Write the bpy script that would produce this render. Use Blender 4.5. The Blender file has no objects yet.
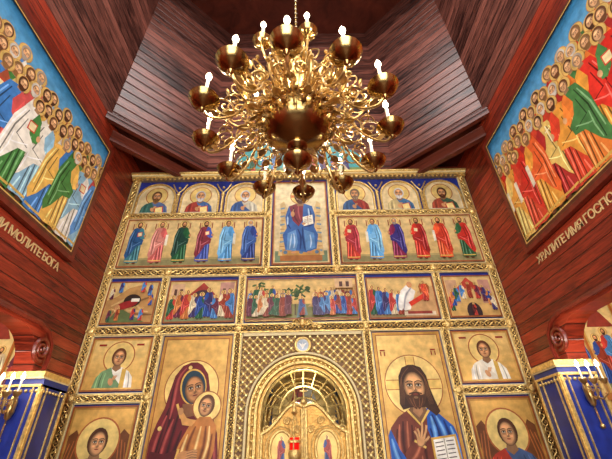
import bpy, math, random, bmesh
from math import sin, cos, pi, radians, sqrt
from mathutils import Vector, Matrix
random.seed(7)
scn = bpy.context.scene
COL = scn.collection
try:
    scn.view_settings.view_transform = 'Standard'
except Exception: pass

def lin(c):
    r=[]
    for v in c[:3]:
        v=v/255.0
        r.append(v/12.92 if v<=0.04045 else ((v+0.055)/1.055)**2.4)
    return tuple(r)

# ---------------------------------------------------------------- materials
def base_mat(name):
    m=bpy.data.materials.new(name); m.use_nodes=True
    nt=m.node_tree; b=nt.nodes['Principled BSDF']
    return m,nt,b
def simple(name,c,rough=.5,metal=0.,noise=.15,scale=12.,bump=0.,bscale=60.,emit=None,es=0.,trans=0.):
    m,nt,b=base_mat(name)
    b.inputs['Roughness'].default_value=rough
    b.inputs['Metallic'].default_value=metal
    l=lin(c)
    tc=nt.nodes.new('ShaderNodeTexCoord')
    n=nt.nodes.new('ShaderNodeTexNoise'); n.inputs['Scale'].default_value=scale; n.inputs['Detail'].default_value=4
    nt.links.new(tc.outputs['Object'],n.inputs['Vector'])
    r=nt.nodes.new('ShaderNodeValToRGB')
    r.color_ramp.elements[0].position=.3; r.color_ramp.elements[1].position=.7
    r.color_ramp.elements[0].color=(*[x*(1-noise) for x in l],1)
    r.color_ramp.elements[1].color=(*[min(1,x*(1+noise)) for x in l],1)
    nt.links.new(n.outputs['Fac'],r.inputs['Fac']); nt.links.new(r.outputs['Color'],b.inputs['Base Color'])
    if bump:
        n2=nt.nodes.new('ShaderNodeTexNoise'); n2.inputs['Scale'].default_value=bscale
        nt.links.new(tc.outputs['Object'],n2.inputs['Vector'])
        bp=nt.nodes.new('ShaderNodeBump'); bp.inputs['Strength'].default_value=bump; bp.inputs['Distance'].default_value=.02
        nt.links.new(n2.outputs['Fac'],bp.inputs['Height']); nt.links.new(bp.outputs['Normal'],b.inputs['Normal'])
    if emit:
        b.inputs['Emission Color'].default_value=(*lin(emit),1); b.inputs['Emission Strength'].default_value=es
    if trans: b.inputs['Transmission Weight'].default_value=trans
    return m

def wood(name,c1,c2,board=.17,rough=.32,lo=.38,hi=.95,zs=14.,spec=.4,seam=.44):
    m,nt,b=base_mat(name)
    N=nt.nodes.new; L=nt.links.new
    geo=N('ShaderNodeNewGeometry'); sep=N('ShaderNodeSeparateXYZ'); L(geo.outputs['Position'],sep.inputs[0])
    def math_(op,a,bb=None):
        n=N('ShaderNodeMath'); n.operation=op
        for i,v in enumerate((a,bb)):
            if v is None: continue
            if isinstance(v,(int,float)): n.inputs[i].default_value=v
            else: L(v,n.inputs[i])
        return n.outputs[0]
    zz=math_('DIVIDE',sep.outputs['Z'],board)
    fr=math_('FRACT',zz); fl=math_('FLOOR',zz)
    d=math_('ABSOLUTE',math_('SUBTRACT',fr,.5))
    gap=N('ShaderNodeMapRange'); L(d,gap.inputs[0]); gap.inputs[1].default_value=seam; gap.inputs[2].default_value=.5
    gap.inputs[3].default_value=0; gap.inputs[4].default_value=1
    wn=N('ShaderNodeTexWhiteNoise'); wn.noise_dimensions='1D'; L(fl,wn.inputs['W'])
    comb=N('ShaderNodeCombineXYZ')
    L(math_('ADD',sep.outputs['X'],math_('MULTIPLY',wn.outputs['Value'],9)),comb.inputs[0])
    L(math_('ADD',sep.outputs['Y'],math_('MULTIPLY',wn.outputs['Value'],5)),comb.inputs[1])
    L(math_('MULTIPLY',sep.outputs['Z'],zs),comb.inputs[2])
    n=N('ShaderNodeTexNoise'); n.inputs['Scale'].default_value=2.2; n.inputs['Detail'].default_value=7; n.inputs['Roughness'].default_value=.65; n.inputs['Distortion'].default_value=.8
    L(comb.outputs[0],n.inputs['Vector'])
    n3=N('ShaderNodeTexNoise'); n3.inputs['Scale'].default_value=.9; L(geo.outputs['Position'],n3.inputs['Vector'])
    s=math_('ADD',math_('MULTIPLY',n.outputs['Fac'],.95),math_('MULTIPLY',wn.outputs['Value'],.22))
    s=math_('ADD',s,math_('MULTIPLY',n3.outputs['Fac'],.25))
    r=N('ShaderNodeValToRGB'); r.color_ramp.elements[0].position=lo; r.color_ramp.elements[1].position=hi
    r.color_ramp.elements[0].color=(*lin(c1),1); r.color_ramp.elements[1].color=(*lin(c2),1)
    L(s,r.inputs['Fac'])
    mx=N('ShaderNodeMix'); mx.data_type='RGBA'
    L(gap.outputs[0],mx.inputs[0]); L(r.outputs['Color'],mx.inputs[6]); mx.inputs[7].default_value=(*[x*.1 for x in lin(c1)],1)
    L(mx.outputs[2],b.inputs['Base Color'])
    h=math_('SUBTRACT',math_('MULTIPLY',n.outputs['Fac'],.2),gap.outputs[0])
    bp=N('ShaderNodeBump'); bp.inputs['Strength'].default_value=.7; bp.inputs['Distance'].default_value=.012
    L(h,bp.inputs['Height']); L(bp.outputs['Normal'],b.inputs['Normal'])
    b.inputs['Roughness'].default_value=rough
    b.inputs['Specular IOR Level'].default_value=spec
    return m

M_wall=wood('red_stained_boards',(64,17,11),(186,68,42),.165,.34,.48,.98,14,.32)
M_drum=wood('purple_brown_boards',(40,18,15),(170,104,88),.24,.34,.56,1.08,10,.35,.42)
M_beam=wood('dark_beam',(46,17,12),(126,58,40),.6,.4)
M_scroll=simple('carved_red_wood',(110,34,20),.35,0,.3,9)
M_gold=simple('carved_gilding',(234,196,122),.3,.7,.32,25,.4,90)
M_brass=simple('polished_brass',(168,138,84),.2,1.,.3,6,.05,40)
M_brassd=simple('brass_filigree',(206,172,108),.3,.85,.45,14)
M_lat=simple('pale_gilding',(240,214,146),.38,.5,.15,20)
M_cream=simple('cream_paint',(224,208,156),.5,0,.08,8)
M_dark=simple('dark_ground_brown',(64,38,18),.6,0,.2,8)
M_gateg=simple('gate_ground_ochre',(116,78,36),.5,.2,.2,8)
M_doorg=simple('aged_door_gilding',(180,134,66),.38,.7,.3,12,.5,30)
M_blue=simple('ultramarine_paint',(26,44,130),.4,0,.25,6)
M_candle=simple('ivory_wax',(236,226,204),.5,0,.03,8,emit=(255,230,190),es=.15)
M_flame=simple('flame_bulb',(255,240,204),.3,0,.02,4,emit=(255,236,196),es=26)
M_red=simple('red_glass',(214,20,14),.1,0,.1,5,emit=(230,20,10),es=.6)
M_cream2=simple('sanctuary_plaster',(206,184,140),.7,0,.12,2)
M_floor=simple('wood_floor',(96,52,30),.4,0,.3,3)
M_text=simple('inscription_paint',(222,192,136),.5,0,.08,8)

def paint_mat():
    m,nt,b=base_mat('egg_tempera_paint'); N=nt.nodes.new; L=nt.links.new
    a=N('ShaderNodeVertexColor'); a.layer_name='Col'
    geo=N('ShaderNodeNewGeometry')
    n=N('ShaderNodeTexNoise'); n.inputs['Scale'].default_value=9; n.inputs['Detail'].default_value=7
    L(geo.outputs['Position'],n.inputs['Vector'])
    mr=N('ShaderNodeMapRange'); L(n.outputs['Fac'],mr.inputs[0]); mr.inputs[1].default_value=.3; mr.inputs[2].default_value=.7
    mr.inputs[3].default_value=.72; mr.inputs[4].default_value=1.14
    vm=N('ShaderNodeVectorMath'); vm.operation='SCALE'; L(a.outputs['Color'],vm.inputs[0]); L(mr.outputs[0],vm.inputs['Scale'])
    L(vm.outputs[0],b.inputs['Base Color'])
    mt=N('ShaderNodeMath'); mt.operation='MULTIPLY'; L(a.outputs['Alpha'],mt.inputs[0]); mt.inputs[1].default_value=.65
    L(mt.outputs[0],b.inputs['Metallic'])
    b.inputs['Roughness'].default_value=.36
    b.inputs['Specular IOR Level'].default_value=.35
    return m
M_paint=paint_mat()

# ---------------------------------------------------------------- mesh builder
class MB:
    def __init__(s): s.v=[]; s.f=[]
    def box(s,a,b):
        x0,y0,z0=a; x1,y1,z1=b; k=len(s.v)
        s.v+= [(x0,y0,z0),(x1,y0,z0),(x1,y1,z0),(x0,y1,z0),(x0,y0,z1),(x1,y0,z1),(x1,y1,z1),(x0,y1,z1)]
        s.f+= [tuple(k+i for i in q) for q in [(0,3,2,1),(4,5,6,7),(0,1,5,4),(1,2,6,5),(2,3,7,6),(3,0,4,7)]]
    def tube(s,pts,r,n=6,closed=False):
        pts=[Vector(p) for p in pts]; m=len(pts)
        if m<2: return
        rr=r if isinstance(r,(list,tuple)) else [r]*m
        t0=(pts[1]-pts[0]).normalized()
        up=Vector((0,0,1)) if abs(t0.z)<.9 else Vector((1,0,0))
        nrm=(up-t0*up.dot(t0)).normalized(); k=len(s.v)
        for i,p in enumerate(pts):
            if closed: t=pts[(i+1)%m]-pts[i-1]
            else: t=pts[min(i+1,m-1)]-pts[max(i-1,0)]
            t=t.normalized() if t.length>1e-9 else t0
            q=nrm-t*nrm.dot(t); nrm=q.normalized() if q.length>1e-6 else nrm
            b=t.cross(nrm)
            for j in range(n):
                a=2*pi*j/n; s.v.append(tuple(p+(nrm*cos(a)+b*sin(a))*rr[i]))
        for i in range(m if closed else m-1):
            i2=(i+1)%m
            for j in range(n):
                j2=(j+1)%n; s.f.append((k+i*n+j,k+i*n+j2,k+i2*n+j2,k+i2*n+j))
        if not closed:
            s.f.append(tuple(k+j for j in range(n))[::-1]); s.f.append(tuple(k+(m-1)*n+j for j in range(n)))
    def lathe(s,prof,c,n=24):
        k=len(s.v); m=len(prof)
        for r,z in prof:
            for j in range(n):
                a=2*pi*j/n; s.v.append((c[0]+r*cos(a),c[1]+r*sin(a),c[2]+z))
        for i in range(m-1):
            for j in range(n):
                j2=(j+1)%n; s.f.append((k+i*n+j,k+i*n+j2,k+(i+1)*n+j2,k+(i+1)*n+j))
        s.f.append(tuple(k+j for j in range(n))[::-1]); s.f.append(tuple(k+(m-1)*n+j for j in range(n)))
    def ball(s,c,r,n=8,sc=(1,1,1)):
        k=len(s.v); m=max(3,n//2)
        for i in range(m+1):
            th=pi*i/m
            for j in range(n):
                a=2*pi*j/n; s.v.append((c[0]+r*sc[0]*sin(th)*cos(a),c[1]+r*sc[1]*sin(th)*sin(a),c[2]+r*sc[2]*cos(th)))
        for i in range(m):
            for j in range(n):
                j2=(j+1)%n; s.f.append((k+i*n+j,k+(i+1)*n+j,k+(i+1)*n+j2,k+i*n+j2))
    def prism(s,poly,off,ax=0):
        k=len(s.v); n=len(poly); o=Vector(off)
        s.v+=[tuple(Vector(p)) for p in poly]+[tuple(Vector(p)+o) for p in poly]
        s.f.append(tuple(range(k,k+n))); s.f.append(tuple(range(k+2*n-1,k+n-1,-1)))
        for i in range(n):
            j=(i+1)%n; s.f.append((k+i,k+n+i,k+n+j,k+j))
    def build(s,name,mat,smooth=False,parent=None):
        me=bpy.data.meshes.new(name); me.from_pydata(s.v,[],s.f); me.validate()
        bm=bmesh.new(); bm.from_mesh(me); bmesh.ops.recalc_face_normals(bm,faces=bm.faces); bm.to_mesh(me); bm.free()
        if smooth:
            me.polygons.foreach_set('use_smooth',[True]*len(me.polygons))
            try: me.set_sharp_from_angle(angle=radians(50))
            except Exception: pass
        me.materials.append(mat); o=bpy.data.objects.new(name,me); COL.objects.link(o)
        if parent: o.parent=parent
        return o
def empty(name):
    e=bpy.data.objects.new(name,None); COL.objects.link(e); e.empty_display_size=.1; return e

# ---------------------------------------------------------------- painter
def clip_poly(pts,r):
    u0,v0,u1,v1=r
    for ax,val,sg in ((0,u0,1),(0,u1,-1),(1,v0,1),(1,v1,-1)):
        out=[]
        for i in range(len(pts)):
            a=pts[i-1]; b=pts[i]
            da=(a[ax]-val)*sg; db=(b[ax]-val)*sg
            if da>=0 and db>=0: out.append(b)
            elif da>=0 or db>=0:
                t=da/(da-db); c=(a[0]+t*(b[0]-a[0]),a[1]+t*(b[1]-a[1]))
                out.append(c)
                if db>=0: out.append(b)
        pts=out
        if len(pts)<3: return []
    return pts
def shade(c,k): return tuple(max(0,min(255,v*k)) for v in c)
def mixc(a,b,t): return tuple(x+(y-x)*t for x,y in zip(a,b))
class Paint:
    INC=.00010
    def __init__(s,o,U,V,N,w,h):
        s.o=Vector(o); s.U=Vector(U); s.V=Vector(V); s.N=Vector(N); s.w=w; s.h=h
        s.clip=(0,0,w,h); s.v=[]; s.f=[]; s.c=[]; s.L=1
    def P3(s,u,v,d): return tuple(s.o+s.U*u+s.V*v+s.N*d)
    def poly(s,pts,col,gold=0):
        pts=clip_poly(list(pts),s.clip)
        if len(pts)<3: return
        q=[]
        for p in pts:
            if not q or (abs(p[0]-q[-1][0])+abs(p[1]-q[-1][1]))>1e-5: q.append(p)
        if len(q)>2 and (abs(q[0][0]-q[-1][0])+abs(q[0][1]-q[-1][1]))<1e-5: q.pop()
        if len(q)<3: return
        A=sum(q[i-1][0]*q[i][1]-q[i][0]*q[i-1][1] for i in range(len(q)))
        if A<0: q=q[::-1]
        k=len(s.v); d=s.L*s.INC; s.L+=1
        s.v+=[s.P3(a,b,d) for a,b in q]; s.f.append(tuple(range(k,k+len(q)))); s.c.append((*lin(col),gold))
    def ell(s,x,y,rx,ry,col,gold=0,rot=0,n=18):
        cr,sr=cos(rot),sin(rot)
        s.poly([(x+rx*cos(t)*cr-ry*sin(t)*sr,y+rx*cos(t)*sr+ry*sin(t)*cr) for t in [2*pi*i/n for i in range(n)]],col,gold)
    def line(s,pts,w,col,gold=0,taper=False):
        Ls=[];Rs=[];n=len(pts)
        for i in range(n):
            a=pts[max(i-1,0)];b=pts[min(i+1,n-1)]; dx,dy=b[0]-a[0],b[1]-a[1]; l=sqrt(dx*dx+dy*dy) or 1
            ww=w/2*(1 if not taper else .25+.75*sin(pi*(i+.5)/n))
            Ls.append((pts[i][0]-dy/l*ww,pts[i][1]+dx/l*ww)); Rs.append((pts[i][0]+dy/l*ww,pts[i][1]-dx/l*ww))
        s.poly(Ls+Rs[::-1],col,gold)
    def fold(s,pts,w,col,base,n=4,smooth=True):
        q=[]
        m=len(pts)
        for i in range(m-1):
            p0=pts[max(i-1,0)];p1=pts[i];p2=pts[i+1];p3=pts[min(i+2,m-1)]
            for k in range(4):
                t=k/4; q.append(tuple(.5*(2*p1[j]+(p2[j]-p0[j])*t+(2*p0[j]-5*p1[j]+4*p2[j]-p3[j])*t*t+(-p0[j]+3*p1[j]-3*p2[j]+p3[j])*t**3) for j in (0,1)))
        q.append(pts[-1])
        for k in range(n):
            f=(k+1)/n; s.line(q,w*(1.9-1.6*f),mixc(base,col,f),taper=True)
    def rect(s,x0,y0,x1,y1,col,gold=0): s.poly([(x0,y0),(x1,y0),(x1,y1),(x0,y1)],col,gold)
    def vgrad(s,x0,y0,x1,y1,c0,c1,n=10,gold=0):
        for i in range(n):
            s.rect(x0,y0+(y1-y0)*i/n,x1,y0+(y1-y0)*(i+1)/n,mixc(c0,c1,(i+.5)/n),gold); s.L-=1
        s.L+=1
    def border(s,w,col,gold=0,ins=0):
        i=ins;W,H=s.w,s.h
        for a in ((i,i,W-i,i+w),(i,H-i-w,W-i,H-i),(i,i+w,i+w,H-i-w),(W-i-w,i+w,W-i,H-i-w)): s.rect(*a,col,gold); s.L-=1
        s.L+=1
    def build(s,name,thick=.03,col=(120,80,30),shape=None,parent=None):
        sh=shape or [(0,0),(s.w,0),(s.w,s.h),(0,s.h)]
        k=len(s.v); n=len(sh)
        s.v+=[s.P3(a,b,0) for a,b in sh]+[s.P3(a,b,-thick) for a,b in sh]
        s.f.append(tuple(range(k,k+n))); s.c.append((*lin(col),0))
        s.f.append(tuple(range(k+2*n-1,k+n-1,-1))); s.c.append((*lin(col),0))
        for i in range(n):
            j=(i+1)%n; s.f.append((k+i,k+n+i,k+n+j,k+j)); s.c.append((*lin(col),0))
        me=bpy.data.meshes.new(name); me.from_pydata(s.v,[],s.f)
        ca=me.color_attributes.new('Col','FLOAT_COLOR','CORNER')
        arr=[]
        for f,c in zip(s.f,s.c):
            for _ in f: arr+=c
        ca.data.foreach_set('color',arr)
        me.materials.append(M_paint); ob=bpy.data.objects.new(name,me); COL.objects.link(ob)
        if parent: ob.parent=parent
        return ob
HALO=(240,208,126)
SK=(204,148,100)
def head(P,x,y,s,hair=(80,48,26),beard=None,d=0,skin=SK,det=1,rot=0,back=True):
    def T(a,b):
        a*=s;b*=s; return (x+a*cos(rot)-b*sin(rot), y+a*sin(rot)+b*cos(rot))
    if back: P.ell(*T(0,.05),.42*s,.52*s,hair,rot=rot,n=18)
    if det>1:
        for k in range(6):
            f=k/5; P.ell(*T(d*(.03+.05*f),-.03+.02*f),(.335-.075*f)*s,(.46-.09*f)*s,mixc(shade(skin,.5),skin,f),rot=rot,n=24)
        for k in range(3): P.ell(*T(d*.08,.2),(.2-.04*k)*s,(.13-.03*k)*s,shade(skin,1.06+.06*k),rot=rot,n=18)
    else:
        P.ell(*T(d*.04,-.03),.32*s,.45*s,shade(skin,.68),rot=rot,n=16)
        P.ell(*T(d*.07,-.01),.26*s,.40*s,skin,rot=rot,n=16)
        P.ell(*T(d*.07,.2),.17*s,.1*s,shade(skin,1.2),rot=rot,n=12)
    if beard:
        if det>1:
            P.poly([T(a+d*.05,b) for a,b in [(-.32,-.06),(-.335,-.28),(-.24,-.47),(-.1,-.6),(-.03,-.64),(.0,-.58),(.03,-.64),(.1,-.6),(.24,-.47),(.335,-.28),(.32,-.06),(.27,-.22),(.17,-.25),(.09,-.19),(0,-.17),(-.09,-.19),(-.17,-.25),(-.27,-.22)]],beard)
            P.ell(*T(d*.05,-.31),.07*s,.035*s,shade(skin,.7),rot=rot,n=12)
            for a in (-.2,-.1,.1,.2): P.line([T(a,-.32),T(a*.8,-.45),T(a*.45,-.58)],.02*s,shade(beard,1.7),taper=True)
        else:
            P.poly([T(a+d*.05,b) for a,b in [(-.33,-.06),(-.34,-.3),(-.22,-.52),(-.06,-.63),(.06,-.63),(.22,-.52),(.34,-.3),(.33,-.06),(.22,-.22),(.1,-.22),(0,-.19),(-.1,-.22),(-.22,-.22)]],beard)
    if det:
        for sx in (-1,1):
            ex=sx*.135+d*.06
            if det>1:
                for k in range(3): P.ell(*T(ex,.045),(.115-.012*k)*s,(.085-.018*k)*s,shade(skin,.86-.12*k),rot=rot,n=14)
                P.ell(*T(ex,.035),.075*s,.032*s,(236,222,196),rot=rot,n=14)
                P.ell(*T(ex,.038),.036*s,.034*s,(40,22,12),rot=rot,n=12)
                P.line([T(ex-.085,.03),T(ex-.03,.07),T(ex+.03,.07),T(ex+.085,.03)],.018*s,shade(skin,.25))
                P.line([T(ex-.12*1,.115),T(ex-.03,.155),T(ex+.05,.155),T(ex+.12,.12)],.03*s,shade(skin,.32))
                P.line([T(ex-.08,-.035),T(ex,-.06),T(ex+.08,-.035)],.014*s,shade(skin,.5))
                for k in range(3): P.ell(*T(ex*1.1,-.12),(.075-.015*k)*s,(.06-.014*k)*s,shade(skin,1.04+.06*k),rot=rot,n=14)
            else:
                P.ell(*T(ex,.035),.05*s,.034*s,(34,20,12),rot=rot,n=8)
                P.line([T(ex-.1,.1),T(ex,.145),T(ex+.1,.1)],.035*s,shade(skin,.38))
        if det>1:
            P.poly([T(.035+d*.06,.12),T(.03+d*.06,-.05),T(.07+d*.06,-.12),T(.03+d*.06,-.15),T(-.05+d*.06,-.14),T(-.02+d*.06,-.1),T(.0+d*.06,.12)],shade(skin,.68))
            P.line([T(-.01+d*.06,.13),T(-.012+d*.06,-.09)],.034*s,shade(skin,1.22))
            P.line([T(-.05+d*.06,-.15),T(d*.06,-.165),T(.05+d*.06,-.15)],.016*s,shade(skin,.4))
            P.ell(*T(d*.06,-.228),.085*s,.026*s,(150,70,52),rot=rot,n=14); P.line([T(-.09+d*.06,-.225),T(d*.06,-.232),T(.09+d*.06,-.225)],.012*s,(80,30,24))
        else:
            P.line([T(.03+d*.06,.1),T(.02+d*.07,-.05),T(.05+d*.09,-.12),T(-.03+d*.06,-.13)],.03*s,shade(skin,.5))
            P.line([T(-.08+d*.06,-.235),T(d*.06,-.225),T(.08+d*.06,-.235)],.035*s,(150,60,44))
def halo(P,x,y,r,c=HALO,edge=(170,92,48)):
    P.ell(x,y,r,r,edge,0,n=28); P.ell(x,y,r*.93,r*.93,c,.5,n=28)
def saint(P,x,y,H,robe,cloak,hair=(84,52,30),beard=None,d=1,hl=True,hold=None,det=0,wings=None,lean=0,hs=1.0,rich=False,hr=1.0,hc=HALO,he=(170,92,48),skin=SK):
    def T(a,b): return (x+(a*d+lean*b)*H,y+b*H)
    w=H
    if wings:
        for sx in (-1,1):
            P.poly([T(sx*.05,.8),T(sx*.16,.86),T(sx*.24,.7),T(sx*.2,.35),T(sx*.12,.5)],wings)
            P.line([T(sx*.14,.8),T(sx*.2,.65),T(sx*.18,.45)],.015*w,shade(wings,1.4))
    if hl: halo(P,*T(.0,.905),.088*w*hs*hr,hc,he)
    for sx in (-.05,.06): P.ell(*T(sx,.025),.035*w,.022*w,(90,50,30),n=10)
    P.poly([T(a,b) for a,b in [(-.04,.845),(-.1,.81),(-.135,.66),(-.12,.4),(-.14,.18),(-.13,.04),(-.05,.03),(.05,.045),(.13,.035),(.125,.2),(.11,.42),(.13,.64),(.1,.8),(.04,.845)]],robe)
    dk=shade(robe,.5); lt=mixc(shade(robe,1.3),(255,255,255),.25)
    P.line([T(.04,.5),T(.06,.3),T(.09,.05)],.016*w,dk,taper=True)
    P.line([T(.0,.45),T(.01,.25),T(.02,.05)],.014*w,dk,taper=True)
    P.line([T(.08,.6),T(.085,.3),T(.11,.08)],.018*w,lt,taper=True)
    P.line([T(-.02,.2),T(-.03,.12),T(-.04,.05)],.018*w,lt,taper=True)
    if rich:
        P.line([T(.03,.35),T(.04,.2),T(.05,.06)],.014*w,lt,taper=True); P.line([T(.115,.4),T(.12,.2),T(.12,.05)],.01*w,dk,taper=True)
        P.line([T(-.12,.075),T(.0,.07),T(.12,.075)],.022*w,(226,186,96),.3)
    P.poly([T(a,b) for a,b in [(-.03,.85),(-.105,.815),(-.155,.62),(-.15,.38),(-.165,.2),(-.12,.12),(-.05,.22),(.03,.4),(.13,.44),(.14,.54),(.05,.6),(.0,.7),(.035,.845)]],cloak)
    dk=shade(cloak,.5); lt=mixc(shade(cloak,1.3),(255,255,255),.28)
    P.line([T(-.06,.78),T(-.1,.55),T(-.09,.2)],.015*w,dk,taper=True)
    P.line([T(-.03,.7),T(-.05,.5),T(.1,.47)],.014*w,dk,taper=True)
    P.line([T(-.09,.76),T(-.13,.55),T(-.13,.28)],.017*w,lt,taper=True)
    P.line([T(-.06,.4),T(-.02,.42),T(.09,.5)],.014*w,lt,taper=True)
    P.line([T(-.075,.5),T(-.06,.36),T(-.07,.22)],.014*w,lt,taper=True)
    P.poly([T(.09,.8),T(.15,.66),T(.16,.58),T(.11,.56),T(.07,.64)],shade(robe,1.12))
    P.ell(*T(.15,.635),.024*w,.034*w,skin,n=8)
    if hold=='book':
        P.poly([T(.0,.62),T(.09,.64),T(.08,.74),T(-.01,.72)],(206,60,40)); P.poly([T(.012,.635),T(.08,.65),T(.072,.725),T(.0,.71)],(236,220,170))
    elif hold=='scroll':
        P.poly([T(.12,.66),T(.17,.66),T(.17,.4),T(.12,.42)],(236,228,204))
    elif hold=='cross':
        P.line([T(.17,.6),T(.17,.8)],.014*w,(250,240,200)); P.line([T(.14,.74),T(.2,.74)],.014*w,(250,240,200))
    P.poly([T(-.03,.82),T(.03,.82),T(.025,.87),T(-.025,.87)],shade(skin,.75))
    head(P,*T(0,.905),.115*w*hs,hair,beard,d*.6,det=det,skin=skin)
def bust(P,x,y,s,robe,cloak,hair=(70,40,22),beard=None,d=0,det=1,hl=1.0,wings=None,bottom=None,orar=None,book=False):
    b=(y-3.2*s) if bottom is None else bottom
    if wings:
        for sx in (-1,1):
            P.poly([(x+sx*.4*s,y-.4*s),(x+sx*1.0*s,y+.5*s),(x+sx*1.5*s,y+.1*s),(x+sx*1.55*s,b),(x+sx*.8*s,b)],wings)
            for k in range(4):
                P.line([(x+sx*(.85+.15*k)*s,y+.2*s-.1*k*s),(x+sx*(1.0+.14*k)*s,y-.8*s),(x+sx*(.95+.14*k)*s,b)],.05*s,shade(wings,1.6),taper=True)
    if hl: halo(P,x,y+.05*s,.92*s*hl)
    P.poly([(x-.3*s,y-.55*s),(x-.75*s,y-.78*s),(x-1.02*s,y-1.1*s),(x-1.15*s,y-1.9*s),(x-1.2*s,b),(x+1.2*s,b),(x+1.15*s,y-1.9*s),(x+1.02*s,y-1.1*s),(x+.75*s,y-.78*s),(x+.3*s,y-.55*s)],robe)
    P.poly([(x-.3*s,y-.55*s),(x-.78*s,y-.76*s),(x-1.06*s,y-1.1*s),(x-1.2*s,y-1.9*s),(x-1.25*s,b),(x-.3*s,b),(x-.1*s,y-1.9*s),(x+.5*s,y-1.6*s),(x+.1*s,y-1.2*s),(x-.15*s,y-.9*s)],cloak)
    for k in range(3):
        P.fold([(x-(.55+.16*k)*s,y-.85*s),(x-(.6+.18*k)*s,y-1.5*s),(x-(.5+.2*k)*s,b)],.06*s,shade(cloak,.55 if k%2 else 1.4),cloak,3)
        P.fold([(x+(.4+.18*k)*s,y-.8*s),(x+(.5+.2*k)*s,y-1.6*s),(x+(.45+.2*k)*s,b)],.06*s,shade(robe,.6 if k%2==0 else 1.35),robe,3)
    if orar:
        P.poly([(x+.35*s,y-.6*s),(x+.6*s,y-.7*s),(x+.7*s,b),(x+.4*s,b)],orar)
    if book:
        P.poly([(x+.1*s,y-1.9*s),(x+.8*s,y-1.75*s),(x+.7*s,y-1.0*s),(x,y-1.15*s)],(190,50,36)); P.poly([(x+.17*s,y-1.82*s),(x+.72*s,y-1.7*s),(x+.64*s,y-1.08*s),(x+.08*s,y-1.2*s)],(238,214,140))
    P.ell(x-.15*s,y-1.35*s,.14*s,.22*s,SK,rot=.5,n=12)
    for k in range(3): P.line([(x-(.1-.06*k)*s,y-1.25*s),(x-(.02-.08*k)*s,y-1.0*s)],.055*s,shade(SK,1.05))
    P.poly([(x-.16*s,y-.3*s),(x+.16*s,y-.3*s),(x+.26*s,y-.62*s),(x,y-.8*s),(x-.26*s,y-.62*s)],shade(SK,.7))
    head(P,x,y,s,hair,beard,d,det=det)

def icoP(x0,z0,x1,z1,y=5.965): return Paint((x0,y,z0),(1,0,0),(0,0,1),(0,-1,0),x1-x0,z1-z0)
ROBES=[(40,90,60),(186,60,50),(40,74,150),(100,40,60),(70,126,186),(200,120,60),(216,196,160),(60,50,100),(146,56,36)]

# ---------------------------------------------------------------- room shell
XW=3.62; YB=6.1; ZD=7.27
def arcp(cx,cz,r,a0,a1,n=8): return [(cx+r*cos(a0+(a1-a0)*i/n),cz+r*sin(a0+(a1-a0)*i/n)) for i in range(n+1)]
for sx,nm in ((-1,'left'),(1,'right')):
    o=[(-5,0),(1.2,0)]+arcp(1.7,2.72,.5,pi,pi/2)+arcp(4.55,2.72,.5,pi/2,0)+[(5.62,2.72),(5.62,0),(YB+.1,0),(YB+.1,ZD),(-5,ZD)]
    m=MB(); m.prism([(sx*XW,a,b) for a,b in o],(sx*.28,0,0)); m.build('wall_'+nm,M_wall)
m=MB(); m.box((-6.6,-5,-.1),(6.6,10,0)); m.build('floor',M_floor)
m=MB()
OCT=[(-2.12,YB),(-XW,YB-1.5),(-XW,.16),(-2.12,-1.34),(2.12,-1.34),(XW,.16),(XW,YB-1.5),(2.12,YB)]
for sx in (-1,1):
    m.prism([(sx*2.12,YB,ZD),(sx*XW,YB-1.5,ZD),(sx*(XW+.28),YB-1.5,ZD),(sx*(XW+.28),YB+.1,ZD),(sx*2.12,YB+.1,ZD)],(0,0,.15))
    m.prism([(sx*2.12,-1.34,ZD),(sx*XW,.16,ZD),(sx*(XW+.28),.16,ZD),(sx*(XW+.28),-1.34,ZD)],(0,0,.15))
m.box((-XW-.28,-5,ZD),(XW+.28,-1.34,ZD+.15))
m.build('ceiling',M_beam)
m=MB()
ZT=13.
for i in range(8):
    a=OCT[i]; b=OCT[(i+1)%8]
    c=Vector((0,2.38,0)); na=Vector((a[0],a[1],0)); nb=Vector((b[0],b[1],0))
    da=(na-c)*.04; db=(nb-c)*.04
    m.prism([(a[0],a[1],ZD),(b[0],b[1],ZD),(b[0]+db.x,b[1]+db.y,ZD),(a[0]+da.x,a[1]+da.y,ZD)],(0,0,ZT-ZD))
m.build('wall_octagon_drum',M_drum)
m=MB(); m.prism([(a,b,ZT) for a,b in OCT],(0,0,.15)); m.build('ceiling_drum',M_beam)
m=MB(); m.box((-XW,YB,6.8),(XW,YB+.12,ZD)); m.build('wall_back',M_wall)
for i,(a,b) in enumerate((((-XW+.01,YB-1.5),(-2.12,YB-.01)),((XW-.01,YB-1.5),(2.12,YB-.01)))):
    m=MB(); sx=-1 if i==0 else 1
    for k,(o,z0,z1) in enumerate(((0,ZD-.16,ZD),(.34,ZD-.42,ZD-.16))):
        d=Vector((-sx*.1,-.1,0))
        p=[Vector((a[0],a[1]+o,z0)),Vector((b[0]+sx*o,b[1],z0)),Vector((b[0]+sx*o,b[1],z0))+d*(1-k),Vector((a[0],a[1]+o,z0))+d]
        if k==0: p[2]=Vector((b[0]-sx*.14,b[1],z0)); p[3]=Vector((a[0],a[1]-.14,z0))
        if k==1: p[2]=Vector((b[0]+sx*(o-.16),b[1],z0)); p[3]=Vector((a[0],a[1]+o-.16,z0))
        m.prism([tuple(q) for q in p],(0,0,z1-z0))
    m.build('trim_corner_beam_%d'%(i+1),M_beam)
m=MB(); m.box((-2.2,YB-.1,ZD-.2),(2.2,YB,ZD)); m.build('trim_back_beam',M_beam)

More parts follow.
